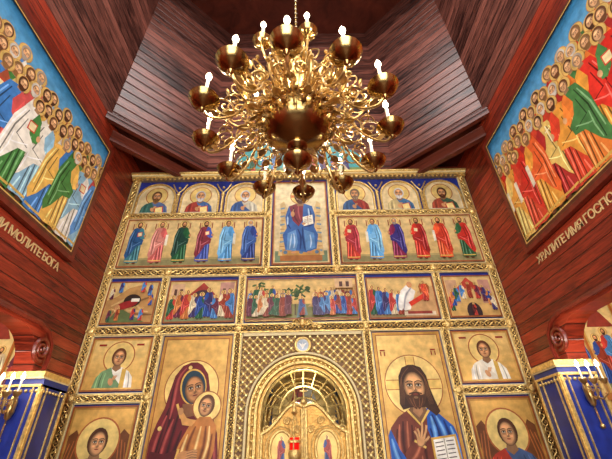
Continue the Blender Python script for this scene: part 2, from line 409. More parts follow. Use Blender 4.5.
for sx,nm in ((-1,'left'),(1,'right')):
    m=MB()
    xo=sx*6.2; xi=sx*(XW+.28)
    m.box((min(xo,xo+sx*.1),-1,0),(max(xo,xo+sx*.1),6.0,4.0)); m.build('wall_aisle_'+nm,M_wall)
    m=MB(); m.box((min(xi,xo),5.9,0),(max(xi,xo),6.0,4.0)); m.build('wall_aisle_end_'+nm,M_wall)
    m=MB(); m.box((min(xi,xo),-1,4.0),(max(xi,xo),6.0,4.1)); m.build('ceiling_aisle_'+nm,M_cream2)
    P=Paint((3.95 if sx>0 else -5.95,5.86,.8),(1,0,0),(0,0,1),(0,-1,0),2.0,3.1)
    P.rect(0,0,2,3.1,(226,184,100),.4)
    for k in range(3):
        P.rect(.04+.66*k,1.6,.62+.66*k,3.04,(240,214,150),.3); P.rect(.04+.66*k,.1,.62+.66*k,1.5,(234,194,106),.4)
        P.poly([(.06+.66*k,1.62),(.6+.66*k,1.62),(.6+.66*k,1.95),(.33+.66*k,2.1),(.06+.66*k,1.95)],(120,130,90))
        for q in range(3): saint(P,.16+.66*k+.17*q,1.7+.1*(q%2),.8,random.choice(ROBES),random.choice(ROBES),beard=(70,40,24),d=-1)
        P.poly([(.1+.66*k,2.6),(.33+.66*k,3.0),(.56+.66*k,2.6)],(150,60,50))
        saint(P,.33+.66*k,.15,1.25,random.choice(ROBES),random.choice(ROBES),beard=(150,140,130),d=1,hold='book')
        P.line([(.65+.66*k,0),(.65+.66*k,3.1)],.04,(190,110,50)); 
    P.rect(0,1.5,2,1.6,(190,120,60)); P.border(.04,(200,150,70),1)
    P.build('aisle_icon_panel')
    e=empty('blue_pillar')
    a,b=sorted((sx*3.40,sx*3.9))
    m=MB(); m.box((a,5.04,0),(b,5.6,2.62)); m.build('shaft',M_blue,parent=e)
    m=MB()
    for xx,w_ in ((a,.035),(b-.035,.035),(a+.09,.014),(b-.104,.014)):
        m.box((xx,5.022,.2),(xx+w_,5.04,2.52))
    fx=a if sx>0 else b
    for yy,w_ in ((5.04,.035),(5.56,.04),(5.14,.014),(5.44,.014)):
        m.box((min(fx,fx-sx*.016),yy,.2),(max(fx,fx-sx*.016),yy+w_,2.52))
    m.box((a-.02,5.01,2.52),(b,5.6,2.55)); m.box((a-.02,5.01,0),(b,5.6,.2))
    m.box((a-.03,5.0,2.64),(b,5.6,2.71))
    for k in range(7): m.ball((a+.05+k*(b-a-.1)/6,5.03,2.47),.022,8); m.ball((fx-sx*.01,5.08+k*.07,2.47),.02,8)
    m.build('gold_edging',M_gold,parent=e)
    m=MB(); m.box((a-.02,5.01,2.62),(b,5.6,2.64)); m.build('capital',M_cream,parent=e)
    m=MB(); pts=[]; XS=sx*(XW-.045)
    for i in range(46):
        t=i/45; an=-pi*.6+t*4.6*pi; r=.15*(1-t)+.012
        pts.append((XS,5.02-r*cos(an),3.0+r*sin(an)))
    m.tube(pts,[.032*(1-.5*i/45) for i in range(46)],6)
    m.tube([(XS,5.2,2.76),(XS,5.22,2.9),(XS,5.18,3.1),(XS,5.04,3.24),(XS,4.8,3.3),(XS,4.5,3.29),(XS,1.6,3.29)],.034,6)
    m.build('carved_scroll_molding',M_scroll,True)

# ---------------------------------------------------------------- iconostasis
ico=empty('iconostasis')
m=MB()
m.box((-3.61,6.0,0),(-1.0,6.1,3.45)); m.box((1.0,6.0,0),(3.61,6.1,3.45)); m.box((-3.61,6.0,3.45),(3.61,6.1,6.85))
m.build('backing_boards',M_blue,parent=ico)
RG=.8; ZS=2.25
gate=[(-1.0,0),(-RG,0)]+arcp(0,ZS,RG,pi,0,24)+[(RG,0),(1.0,0),(1.0,3.45),(-1.0,3.45)]
m=MB(); m.prism([(a,6.0,b) for a,b in gate],(0,.1,0)); m.build('gate_surround',M_gateg,parent=ico)
G=MB(); D=MB(); C=MB(); La=MB()
def bar(x0,z0,x1,z1,w,vine=True,y=5.955):
    L=sqrt((x1-x0)**2+(z1-z0)**2); ux,uz=(x1-x0)/L,(z1-z0)/L; nx,nz=-uz,ux
    hor=abs(ux)>.5
    if hor: D.box((x0,y,z0-w/2),(x1,6.0,z0+w/2))
    else: D.box((x0-w/2,y,z0),(x0+w/2,6.0,z1))
    for sg in (-1,1):
        c=sg*(w/2-.012)
        if hor: G.box((x0,y-.02,z0+c-.012),(x1,y,z0+c+.012))
        else: G.box((x0+c-.012,y-.02,z0),(x0+c+.012,y,z1))
        c=sg*(w/2+.008)
        if hor: C.box((x0,y-.005,z0+c-.007),(x1,5.99,z0+c+.007))
        else: C.box((x0+c-.007,y-.005,z0),(x0+c+.007,5.99,z1))
    if vine:
        wl=w*1.7; n=max(1,round(L/wl)); wl=L/n; A=w*.27
        for ph in (0,pi):
            pts=[]
            for i in range(n*8+1):
                t=i/8; s_=t*wl; o=A*sin(2*pi*t+ph)
                pts.append((x0+ux*s_+nx*o,y-.016-.012*cos(4*pi*t+ph),z0+uz*s_+nz*o))
            G.tube(pts,w*.085,4)
        for i in range(2*n):
            s_=(i+.5)*wl/2
            G.ball((x0+ux*s_,y-.02,z0+uz*s_),w*.13,6)
def stud(x,z,r=.06,y=5.94):
    G.ball((x,y,z),r,10,(1,.5,1))
    for k in range(6):
        a=k*pi/3; G.ball((x+r*cos(a),y+.005,z+r*sin(a)),r*.4,6)
for sx in (-1,1):
    bar(sx*3.53,0,sx*3.53,6.82,.13)
    bar(sx*2.38,0,sx*2.38,3.45,.13)
    bar(sx*1.07,0,sx*1.07,3.45,.12)
    bar(sx*2.46,3.62,sx*2.46,4.5,.11); bar(sx*1.07,3.62,sx*1.07,4.5,.11)
    bar(sx*.66,4.68,sx*.66,6.8,.12)
    a,b=sorted((sx*.72,sx*3.46)); bar(a,5.88,b,5.88,.12)
    a,b=sorted((sx*2.45,sx*3.46)); bar(a,2.5,b,2.5,.12)
bar(-3.46,4.6,3.46,4.6,.16); bar(-3.46,3.53,3.46,3.53,.15)
for sx in (-1,1):
    for x,z in ((3.53,4.6),(3.53,3.53),(3.53,5.88),(3.53,2.5),(2.46,4.6),(2.46,3.53),(1.07,4.6),(1.07,3.53),(.66,5.88),(.66,4.6),(2.38,2.5),(3.53,6.82),(.66,6.82)):
        stud(sx*x,z,.065)
G.box((-3.61,5.86,6.82),(3.61,6.1,6.86)); C.box((-3.61,5.83,6.86),(3.61,6.1,6.89)); G.box((-3.615,5.8,6.89),(3.615,6.1,6.93))
for i in range(74): G.ball((-3.57+i*7.14/73,5.87,6.79),.033,6)
C.box((-.98,5.95,3.40),(.98,5.99,3.44))
def archt(r,y,rad,mb,n=6,z0=0.): mb.tube([(-r,y,z0)]+[(a,y,b) for a,b in arcp(0,ZS,r,pi,0,28)]+[(r,y,z0)],rad,n)
archt(.8,5.97,.03,G); archt(.86,5.96,.02,C); archt(.72,5.99,.035,G); archt(.66,6.03,.03,G)
lin_=[(-.8,0),(-.66,0)]+arcp(0,ZS,.66,pi,0,24)+[(.66,0),(.8,0)]+arcp(0,ZS,.8,0,pi,24)
m=MB(); m.prism([(a,6.0,b) for a,b in lin_],(0,.1,0)); m.build('arch_lining',M_doorg,parent=ico)
for i in range(33):
    a=pi*i/32; G.ball((.76*cos(a),5.98,ZS+.76*sin(a)),.026,6)
for sx in (-1,1):
    for i in range(20): G.ball((sx*.76,5.98,.3+i*.1),.026,6)
def inside(x,z): return abs(x)<.99 and 1.5<z<3.38 and (z<ZS and abs(x)>.89 or z>=ZS and x*x+(z-ZS)**2>.89**2) and (x*x+(z-3.24)**2>.15**2)
stp=.125
for fam in (-1,1):
    for k in range(-30,50):
        c0=k*stp; cur=[]
        for i in range(120):
            x=-1.0+i/119*2.0; z=fam*x+c0
            if inside(x,z): cur.append((x,5.985+.008*fam,z))
            else:
                if len(cur)>1: La.tube(cur,.016,4)
                cur=[]
        if len(cur)>1: La.tube(cur,.016,4)
for a in range(-16,17):
    for b in range(20,56):
        x=a*stp; z=b*stp/2
        if inside(x,z) and b%2==0: La.ball((x,5.972,z),.026,6)
        if inside(x+stp/2,z) and b%2==1: La.ball((x+stp/2,5.972,z),.026,6)
M2=MB(); M2.tube([(.12*cos(t),5.965,3.24+.12*sin(t)) for t in [2*pi*i/24 for i in range(24)]],.022,6,True); M2.build('medallion_ring',M_gold,True,parent=ico)
P=icoP(-.13,3.11,.13,3.37); P.ell(.13,.13,.12,.12,(240,236,220)); P.ell(.13,.13,.09,.09,(180,196,214)); P.poly([(.06,.17),(.12,.14),(.13,.18),(.14,.14),(.2,.17),(.15,.1),(.13,.06),(.11,.1)],(252,250,240))
P.build('dove_medallion',shape=[(.13+.12*cos(t),.13+.12*sin(t)) for t in [2*pi*i/24 for i in range(24)]],parent=ico)
for sx in (-1,1):
    for k,(cx,cz,r) in enumerate(((.09,3.6,.07),(.2,3.55,.05),(.28,3.52,.035))):
        G.tube([(sx*(cx+r*(1-i/26)*cos(i*.45)),5.92,cz+r*(1-i/26)*sin(i*.45)) for i in range(24)],.014,5)
G.ball((0,5.92,3.62),.06,10,(1,.6,1.4))
ARX=[1.16,2.1,3.02]
def arch_shape(w,h,n=16):
    r=w/2; return [(0,0),(w,0)]+[(r+r*cos(pi*i/n),h-r+r*sin(pi*i/n)) for i in range(n+1)]
tops=[((196,190,170),(60,90,140),(210,205,200)),((70,100,150),(150,60,50),(190,185,180)),((90,110,150),(60,100,90),(100,70,40)),((150,60,50),(60,90,130),(120,100,80)),((70,110,150),(190,170,120),(200,196,190)),((60,90,70),(150,70,50),(70,40,24))]
ci=0
for sx in (-1,1):
    for k,x in enumerate(ARX):
        x=sx*x; w=.76; P=icoP(x-w/2,5.97,x+w/2,6.7)
        sh=arch_shape(w,.73)
        P.poly(sh,(224,214,186),.2)
        P.poly([(w/2+(a-w/2)*.92,.01+b*.955) for a,b in sh],(232,210,158),.3)
        P.clip=(.035,.01,w-.035,.73)
        rb,ck,hr=tops[ci]; ci+=1
        bust(P,w/2,.42,.25,rb,ck,hair=hr,beard=hr,det=2,book=(k!=0),d=(.4 if sx<0 else -.4))
        P.build('prophet_icon',shape=sh,parent=None)
        G.tube([(x-w/2-.01,5.95,5.95)]+[(x+(w/2+.01)*cos(a),5.95,6.32+(w/2+.01)*sin(a)) for a in [pi-pi*i/16 for i in range(17)]]+[(x+w/2+.01,5.95,5.95)],.026,6)
        if k<2:
            xm=sx*(abs(x)+.47)
            G.tube([(xm,5.95,5.95),(xm,5.95,6.38)],.03,6); G.ball((xm,5.95,6.42),.045,8); G.tube([(xm,5.95,6.46),(xm-.08,5.95,6.56),(xm-.15,5.95,6.7)],.015,5); G.tube([(xm,5.95,6.46),(xm+.08,5.95,6.56),(xm+.15,5.95,6.7)],.015,5); G.ball((xm,5.95,6.6),.03,6)
left=[((60,120,130),(40,84,130),(70,44,28)),((200,96,90),(206,130,116),(120,90,60)),((36,90,54),(30,66,54),(80,50,30)),((60,80,160),(130,50,60),(60,36,22)),((80,146,200),(116,176,220),(100,70,40)),((40,60,130),(60,96,164),(190,180,170))]
right=[((196,60,44),(170,50,60),(100,60,30)),((90,156,210),(116,176,220),(80,50,30)),((130,40,74),(60,50,120),(150,140,130)),((204,56,40),(160,40,36),(80,50,30)),((226,90,50),(196,60,40),(60,36,22)),((50,96,60),(190,50,40),(90,60,36))]
for sx,lst in ((-1,left),(1,right)):
    a,b=sorted((sx*.75,sx*3.45)); P=icoP(a,4.72,b,5.8)
    P.rect(0,0,P.w,P.h,(228,196,130),.4); P.vgrad(.04,.04,P.w-.04,P.h-.04,(222,188,120),(238,210,148),8,.45)
    P.rect(.04,.04,P.w-.04,.16,(140,132,90)); P.rect(.04,.16,P.w-.04,.2,(170,152,100))
    for i,(rb,ck,hr) in enumerate(lst):
        w4=(sx<0 and i==4) or (sx>0 and i==1)
        saint(P,.25+i*.44,.07,.97,rb,ck,hair=hr,beard=None if w4 else hr,d=(1 if sx<0 else -1),hold=('book','scroll',None,'book','scroll',None)[i],det=1,hs=1.1,rich=True)
        P.line([(.13+i*.44,.84),(.13+i*.44,.98)],.02,(150,80,50)); P.line([(.37+i*.44,.84),(.37+i*.44,.98)],.02,(150,80,50))
    P.border(.025,(150,80,50))
    P.build('apostles_icon')
P=icoP(-.56,4.72,.56,6.74)
P.rect(0,0,1.12,2.02,(226,194,130),.4)
P.rect(.05,.05,1.07,1.97,(228,210,164),.3)
P.poly([(.06,.06),(1.06,.06),(1.06,.3),(.06,.3)],(120,140,110))
P.poly([(.12,.2),(1.0,.2),(.94,.9),(.98,1.42),(.9,1.5),(.78,1.1),(.34,1.1),(.22,1.5),(.14,1.42),(.18,.9)],(214,184,126))
for z in (.3,.5,.7,.9,1.1,1.3): P.line([(.15,z),(.24,z+.02)],.04,(120,150,170)); P.line([(.88,z+.02),(.97,z)],.04,(120,150,170))
for z in (.4,.6,.8,1.0,1.2): P.line([(.15,z),(.24,z)],.012,(150,90,50)); P.line([(.88,z),(.97,z)],.012,(150,90,50))
P.rect(.2,.2,.92,.34,(196,150,80)); P.rect(.16,.08,.96,.2,(170,110,60))
for k in range(5): P.ell(.26+.15*k,.27,.04,.04,(90,120,150))
halo(P,.56,1.62,.21)
for a in (pi/2,0,pi): P.line([(.56+.1*cos(a),1.62+.1*sin(a)),(.56+.19*cos(a),1.62+.19*sin(a))],.07,(220,130,70))
BL=(60,104,172)
P.poly([(.46,1.42),(.32,1.36),(.25,1.1),(.28,.82),(.2,.66),(.26,.32),(.5,.3),(.66,.26),(.86,.34),(.9,.66),(.83,.84),(.86,1.12),(.8,1.36),(.66,1.42)],BL)
P.poly([(.46,1.42),(.33,1.36),(.4,1.0),(.52,.86),(.6,1.0),(.62,1.42)],(130,50,60))
P.fold([(.42,1.34),(.44,1.1),(.53,.92)],.03,(84,26,40),(130,50,60)); P.fold([(.52,1.38),(.52,1.2),(.56,1.0)],.03,(190,96,96),(130,50,60))
P.poly([(.3,.7),(.46,.78),(.5,.5),(.46,.3),(.28,.32)],(100,150,206)); P.poly([(.62,.78),(.82,.7),(.84,.36),(.66,.3)],(94,144,200))
for pts in ([(.34,1.2),(.3,.95),(.36,.8)],[(.5,.8),(.56,.6),(.54,.32)],[(.6,.84),(.6,.6),(.64,.3)],[(.76,1.25),(.78,1.0),(.7,.85)],[(.84,1.1),(.8,.9),(.6,.84)]): P.fold(pts,.03,(24,48,104),BL)
for pts in ([(.38,.68),(.36,.5),(.34,.34)],[(.74,.66),(.76,.5),(.74,.36)],[(.72,1.3),(.74,1.1)],[(.42,.7),(.44,.5),(.42,.36)],[(.3,1.1),(.3,.9)]): P.fold(pts,.026,(200,224,244),(100,150,206))
P.poly([(.62,.86),(.82,.92),(.8,1.14),(.6,1.08)],(244,238,216)); P.line([(.71,.89),(.7,1.11)],.01,(150,60,40))
for k in range(4): P.line([(.63,1.05-.04*k),(.69,1.07-.04*k)],.008,(90,60,50)); P.line([(.72,1.08-.04*k),(.78,1.1-.04*k)],.008,(90,60,50))
P.ell(.4,1.16,.04,.07,SK); P.line([(.4,1.2),(.42,1.28)],.02,SK); P.ell(.62,.92,.04,.03,SK)
P.ell(.42,.26,.05,.03,SK); P.ell(.72,.26,.05,.03,SK)
P.poly([(.5,1.45),(.62,1.45),(.63,1.36),(.49,1.36)],shade(SK,.75))
head(P,.56,1.6,.3,(70,40,22),(76,44,24),0,det=2)
P.border(.03,(150,80,50)); P.build('christ_enthroned_icon')

def feast(x0,x1,kind):
    P=icoP(x0,3.65,x1,4.43); w,h=P.w,P.h
    P.vgrad(0,0,w,h,(210,168,100),(230,198,132),6,.3); P.clip=(.02,.02,w-.02,h-.02)
    if kind=='nativity':
        P.poly([(0,0),(w,0),(w,.4),(w*.8,.55),(w*.65,.72),(w*.4,.66),(w*.2,.5),(0,.42)],(180,136,82))
        for k in range(14): P.fold([(random.uniform(.05,w),.1+random.random()*.4) for _ in range(2)],.04,random.choice(((120,84,50),(214,178,120))),(180,136,82),3)
        P.poly([(w*.1,.0),(w*.3,.3),(w*.5,.2),(w*.9,.0)],(100,114,70))
        P.ell(w*.52,.42,.15,.12,(56,40,34)); P.ell(w*.42,.34,.2,.07,(150,40,40),rot=.3); P.ell(w*.26,.3,.045,.045,SK)
        P.rect(w*.5,.4,w*.66,.46,(236,228,210))
        for a,b,r in ((.14,.04,0),(.75,.05,1),(.88,.32,2),(.1,.44,3),(.84,.5,4),(.3,.05,5),(.6,.06,7),(.26,.56,4),(.7,.56,1)): saint(P,w*a,b,.25,ROBES[r],ROBES[(r+3)%9])
    elif kind=='temple':
        P.rect(.05,.3,.28,.72,(206,166,130)); P.rect(w-.3,.3,w-.05,.74,(186,140,126)); P.poly([(w*.3,.5),(w*.5,.74),(w*.7,.5)],(160,60,50)); P.rect(w*.34,.1,w*.38,.5,(216,200,170)); P.rect(w*.62,.1,w*.66,.5,(216,200,170)); P.ell(w*.5,.5,.14,.1,(70,50,54)); P.rect(w*.39,.1,w*.61,.5,(80,60,62))
        for a in (.1,.2): P.rect(a,.5,a+.05,.62,(90,60,50)); P.rect(w-a-.05,.5,w-a,.62,(90,60,50))
        P.rect(0,0,w,.12,(130,136,96))
        for i in range(9): saint(P,.1+i*(w-.2)/8,.05+.03*(i%2),.46+.05*(i%3),ROBES[(i*2+1)%9],ROBES[(i*5)%9],d=1 if i<5 else -1)
    elif kind=='descent':
        P.rect(0,0,w,.2,(140,120,80)); P.poly([(w*.5,.0),(w,.0),(w,.6),(w*.75,.5)],(200,156,106)); P.poly([(w*.35,.1),(w*.6,.16),(w*.72,.5),(w*.6,.62),(w*.4,.4)],(236,230,220))
        for i in range(5): saint(P,.1+i*.115,.06,.58-.03*i,ROBES[(2*i)%9],ROBES[(i*3+1)%9])
        P.fold([(w*.45,.15),(w*.52,.4),(w*.62,.6)],.09,(255,252,244),(236,230,220)); P.fold([(w*.5,.15),(w*.56,.4),(w*.66,.56)],.03,(150,150,160),(236,230,220)); P.line([(w*.6,.25),(w*.85,.42)],.08,(210,60,40)); saint(P,w*.85,.3,.4,(190,60,50),(220,90,50),d=-1,wings=(150,80,40)); P.ell(w*.64,.62,.05,.06,SK)
        P.rect(w*.5,.05,w*.95,.12,(220,200,170)); P.line([(w*.55,.1),(w*.9,.1)],.05,(150,60,50))
    elif kind=='pentecost':
        P.rect(.05,.25,.25,.7,(196,156,120)); P.rect(w-.25,.25,w-.05,.7,(190,140,120)); P.ell(w*.5,.1,.13,.17,(56,42,44)); P.poly([(w*.1,.4),(w*.5,.75),(w*.9,.4),(w*.5,.55)],(186,70,56))
        for i in range(9):
            a=pi*(.04+.92*i/8); saint(P,w*.5-.36*cos(a),.08+.26*sin(a),.32,ROBES[(i*2)%9],ROBES[(i*4+1)%9],d=1 if i<5 else -1)
        saint(P,w*.5,.02,.24,(190,60,50),(90,30,30))
    else:
        P.rect(0,0,w,.3,(136,136,80)); P.poly([(0,.2),(w*.14,.55),(w*.3,.6),(w*.42,.3)],(200,164,104)); P.poly([(w*.55,.25),(w*.7,.5),(w*.8,.62),(w,.66),(w,.2)],(206,164,110))
        for a,b in ((.5,.5),(.1,.6),(.14,.5),(.44,.3)): P.line([(w*a,.1),(w*a,b)],.025,(84,56,34))
        for i in range(60): 
            a,b=random.choice(((.5,.56),(.12,.62),(.5,.5),(.46,.4),(.4,.5)));P.ell(w*a+random.uniform(-.12,.12),b+random.uniform(-.06,.08),.045,.02,random.choice(((56,84,46),(86,112,58),(44,68,40))),rot=random.uniform(-1,1),n=8)
        P.poly([(w*.45,.05),(w*.55,.1),(w*.53,.3),(w*.47,.28)],(120,150,160))
        for r in range(2):
            for i in range(8):
                saint(P,.08+i*.095,.2-.13*r+random.uniform(-.02,.02),random.uniform(.36,.44),random.choice(ROBES),random.choice(ROBES),d=1)
                saint(P,w-.08-i*.095,.2-.13*r+random.uniform(-.02,.02),random.uniform(.36,.44),random.choice(ROBES),random.choice(ROBES),d=-1)
        P.rect(w*.8,.56,w*.96,.74,(220,184,140)); P.rect(w*.84,.58,w*.87,.68,(90,60,56)); P.rect(w*.9,.58,w*.93,.68,(90,60,56))
        saint(P,w*.5,.06,.36,(150,60,50),(60,90,150))
    P.clip=(0,0,w,h); P.border(.022,(150,84,50))
    P.build('feast_icon')
feast(-3.44,-2.55,'nativity'); feast(-2.37,-1.16,'temple'); feast(-.98,.98,'entry'); feast(1.16,2.37,'descent'); feast(2.55,3.44,'pentecost')

for sx in (-1,1):
    a,b=sorted((sx*2.47,sx*3.44)); P=icoP(a,2.6,b,3.42); w=P.w
    P.rect(0,0,w,P.h,(216,170,92),.5); P.vgrad(.05,.05,w-.05,P.h-.05,(222,174,92),(242,210,134),8,.55); P.clip=(.05,.05,w-.05,P.h-.05)
    bust(P,w/2,.5,.27,(240,234,216) if sx>0 else (240,234,218),(230,220,198) if sx>0 else (116,150,104),hair=(96,50,24),det=2,hl=1.0,orar=(210,170,80),d=.3*-sx)
    P.clip=(0,0,w,P.h); P.line([(.12,.7),(.24,.7)],.03,(140,40,26)); P.line([(w-.24,.7),(w-.12,.7)],.03,(140,40,26)); P.border(.025,(160,96,50)); P.build('deacon_saint_icon')
    P=icoP(a,.3,b,2.4); w=P.w
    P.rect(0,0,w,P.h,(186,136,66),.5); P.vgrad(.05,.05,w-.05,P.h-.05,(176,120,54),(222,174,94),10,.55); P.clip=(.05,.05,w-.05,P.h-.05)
    bust(P,w/2,1.62,.34,(60,90,70) if sx<0 else (70,90,130),(176,56,36),hair=(80,44,24),det=2,wings=(110,64,34),bottom=0,d=.5*-sx)
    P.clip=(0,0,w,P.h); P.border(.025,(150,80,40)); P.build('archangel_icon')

# Christ Pantocrator
P=icoP(1.16,.9,2.28,3.42); w,h=P.w,P.h
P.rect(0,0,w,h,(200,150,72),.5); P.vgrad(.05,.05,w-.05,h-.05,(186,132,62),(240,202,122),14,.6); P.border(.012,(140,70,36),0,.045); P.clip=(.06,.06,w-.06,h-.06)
cx,cy=.55,1.68
P.ell(cx,cy+.02,.45,.45,(160,90,46),n=40); P.ell(cx,cy+.02,.435,.435,(242,210,130),.6,n=40)
for a in (pi/2,0,pi):
    P.line([(cx+.2*cos(a),cy+.02+.2*sin(a)),(cx+.42*cos(a),cy+.02+.42*sin(a))],.15,(176,104,50)); P.line([(cx+.2*cos(a),cy+.02+.2*sin(a)),(cx+.42*cos(a),cy+.02+.42*sin(a))],.125,(234,196,110),.6)
MR=(122,58,40)
P.poly([(.42,1.36),(.24,1.26),(.11,1.12),(.04,.85),(.02,0),(1.12,0),(1.1,.8),(1.02,1.12),(.86,1.27),(.68,1.36)],MR)
for pts in ([(.3,1.2),(.26,.9),(.3,.5)],[(.42,1.15),(.4,.8),(.44,.5)],[(.2,1.1),(.16,.8),(.18,.5)],[(.52,1.1),(.55,.9),(.56,.7)]): P.fold(pts,.045,(70,26,20),MR)
for pts in ([(.36,1.2),(.33,.9),(.36,.6)],[(.24,1.16),(.2,.9),(.22,.7)],[(.47,1.12),(.48,.9),(.5,.7)]): P.fold(pts,.035,(196,116,84),MR)
BC=(38,94,184)
P.poly([(.68,1.37),(.86,1.28),(1.03,1.12),(1.12,.8),(1.12,0),(.5,0),(.62,.5),(.7,.86),(.64,1.1)],BC)
P.poly([(.02,.95),(.1,1.1),(.2,.84),(.4,.55),(.5,.0),(0,0)],BC)
for pts in ([(.74,1.28),(.8,1.0),(.78,.6)],[(.9,1.2),(.96,.9),(.94,.5)],[(.68,1.1),(.74,.8),(.7,.4)],[(.12,.9),(.22,.6),(.36,.3)]): P.fold(pts,.05,(16,40,98),BC)
for pts in ([(.8,1.26),(.88,1.0),(.87,.6)],[(.98,1.12),(1.03,.85),(1.04,.5)],[(.1,.98),(.16,.7),(.3,.42)],[(.72,1.26),(.74,1.06),(.73,.9)]): P.fold(pts,.05,(130,186,240),BC)
P.poly([(.45,1.44),(.65,1.44),(.69,1.3),(.55,1.18),(.41,1.3)],shade(SK,.62)); P.poly([(.49,1.44),(.61,1.44),(.62,1.32),(.55,1.24),(.47,1.32)],shade(SK,.85)); P.line([(.39,1.34),(.55,1.15),(.71,1.34)],.035,(236,196,104),.4)
HR=(64,38,24)
P.poly([(cx-.04,cy+.31),(cx-.15,cy+.27),(cx-.22,cy+.14),(cx-.235,cy-.05),(cx-.26,cy-.25),(cx-.22,cy-.33),(cx-.1,cy-.3),(cx+.12,cy-.3),(cx+.26,cy-.42),(cx+.33,cy-.36),(cx+.28,cy-.2),(cx+.235,cy-.02),(cx+.22,cy+.14),(cx+.15,cy+.27),(cx+.04,cy+.31)],HR)
for sg in (-1,1):
    for k in range(5): P.fold([(cx+sg*(.03+.03*k),cy+.285-.025*k),(cx+sg*(.17+.01*k),cy+.12-.02*k),(cx+sg*(.17+.014*k),cy-.1),(cx+sg*(.19+.016*k),cy-.27)],.008,(140,92,54),HR,2)
head(P,cx,cy-.01,.5,HR,(82,50,30),0,skin=(212,158,106),det=2,back=False)
P.line([(cx-.1,cy-.118),(cx-.03,cy-.095),(cx+.03,cy-.095),(cx+.1,cy-.118)],.02,(82,50,30))
P.poly([(.28,.6),(.44,.68),(.57,.88),(.5,.98),(.4,.95),(.26,.8)],MR); P.fold([(.3,.68),(.42,.78),(.5,.9)],.04,(196,116,84),MR); P.line([(.42,.95),(.57,.86)],.03,(236,196,104),.4)
P.ell(.52,.95,.065,.09,shade(SK,.7),rot=-.5); P.ell(.515,.955,.055,.08,(212,158,106),rot=-.5)
for a,b in (((.53,1.0),(.57,1.18)),((.565,.99),(.63,1.14)),((.5,1.0),(.49,1.1)),((.475,.98),(.44,1.07)),((.57,.94),(.64,1.0))):
    mm=((a[0]+b[0])/2+.008,(a[1]+b[1])/2); P.line([a,mm,b],.038,shade(SK,.6)); P.line([a,mm,b],.028,(216,162,110))
P.poly([(.66,.5),(1.05,.55),(1.03,1.02),(.66,.98)],(216,170,80),.5); P.poly([(.69,.54),(1.02,.58),(1.0,.99),(.69,.955)],(246,242,230))
for k in range(7): P.line([(.71,.915-.05*k),(.83,.93-.05*k)],.012,(80,64,56)); P.line([(.87,.935-.05*k),(.98,.945-.05*k)],.012,(80,64,56))
P.line([(.85,.56),(.845,.97)],.014,(170,160,140)); P.ell(.82,.54,.1,.05,(206,150,100))
for sx in (.14,.96): P.line([(sx-.05,2.22),(sx+.03,2.22)],.02,(150,30,20)); P.line([(sx-.04,2.13),(sx-.04,2.2)],.015,(150,30,20)); P.line([(sx+.02,2.13),(sx+.02,2.2)],.015,(150,30,20))
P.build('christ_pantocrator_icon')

# Virgin and Child
P=icoP(-2.28,.9,-1.16,3.42)
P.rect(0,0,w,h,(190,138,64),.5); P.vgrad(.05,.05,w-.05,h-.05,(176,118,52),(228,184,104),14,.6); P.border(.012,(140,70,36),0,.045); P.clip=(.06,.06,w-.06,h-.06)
P.ell(.56,1.72,.42,.42,(160,90,46),n=40); P.ell(.56,1.72,.405,.405,(240,206,124),.6,n=40)
MA=(112,30,34)
P.poly([(.5,2.1),(.38,2.05),(.28,1.9),(.24,1.7),(.2,1.45),(.12,1.25),(.06,1.0),(.03,.5),(.03,0),(1.09,0),(1.08,.7),(1.02,1.1),(.94,1.3),(.86,1.5),(.84,1.72),(.79,1.92),(.68,2.06),(.6,2.1)],MA)
for pts in ([(.33,1.9),(.29,1.6),(.3,1.2),(.2,.8)],[(.27,1.45),(.2,1.1),(.16,.6)],[(.42,1.35),(.36,1.0),(.3,.6)],[(.98,1.1),(.95,.7),(.98,.3)],[(.5,1.15),(.44,.9),(.4,.6)]): P.fold(pts,.05,(54,12,18),MA)
for pts in ([(.44,2.02),(.34,1.85),(.32,1.5),(.3,1.3)],[(.25,1.35),(.15,1.0),(.12,.6)],[(.9,1.2),(1.0,.9),(1.02,.5)],[(.36,1.3),(.28,1.0),(.24,.7)]): P.fold(pts,.04,(184,84,76),MA)
P.ell(.585,1.74,.2,.265,(226,180,90),.4,rot=.22,n=28); P.ell(.59,1.735,.18,.245,(34,60,74),rot=.22,n=28)
head(P,.6,1.71,.43,(34,60,74),None,.3,skin=(200,140,88),det=2,rot=.22,back=False)
P.poly([(.46,1.5),(.6,1.5),(.66,1.34),(.48,1.3)],(140,92,56)); P.line([(.38,1.5),(.46,1.32),(.66,1.26)],.035,(230,184,96),.4)
P.ell(.5,2.02,.03,.03,(246,210,124),.4); P.ell(.18,1.18,.03,.03,(246,210,124),.4)
P.ell(.83,1.46,.215,.215,(160,90,46),n=30); P.ell(.83,1.46,.2,.2,(242,208,126),.6,n=30)
OR=(200,128,62)
P.poly([(.74,1.32),(.6,1.2),(.5,1.0),(.42,.78),(.4,.5),(.7,.44),(.92,.6),(1.0,.9),(1.0,1.2),(.9,1.32)],OR)
for pts in ([(.7,1.2),(.62,.95),(.6,.6)],[(.85,1.2),(.84,.9),(.74,.6)],[(.95,1.1),(.92,.8),(.86,.6)],[(.55,1.0),(.5,.8),(.5,.6)]): P.fold(pts,.04,(120,62,28),OR)
for pts in ([(.78,1.2),(.74,.95),(.68,.6)],[(.6,1.1),(.54,.85),(.54,.6)],[(.9,1.2),(.9,.95),(.8,.6)]): P.fold(pts,.035,(255,224,150),OR)
P.poly([(.64,1.2),(.5,1.22),(.44,1.36),(.48,1.4),(.56,1.3),(.7,1.28)],(226,164,92)); P.ell(.45,1.4,.04,.05,(206,150,98))
head(P,.82,1.46,.29,(104,64,34),None,-.4,skin=(208,152,102),det=2,rot=-.2)
P.poly([(.1,.9),(.3,.86),(.5,.92),(.48,.7),(.2,.5),(.06,.5)],(92,26,30)); P.line([(.46,.7),(.5,.92)],.035,(230,184,96),.4)
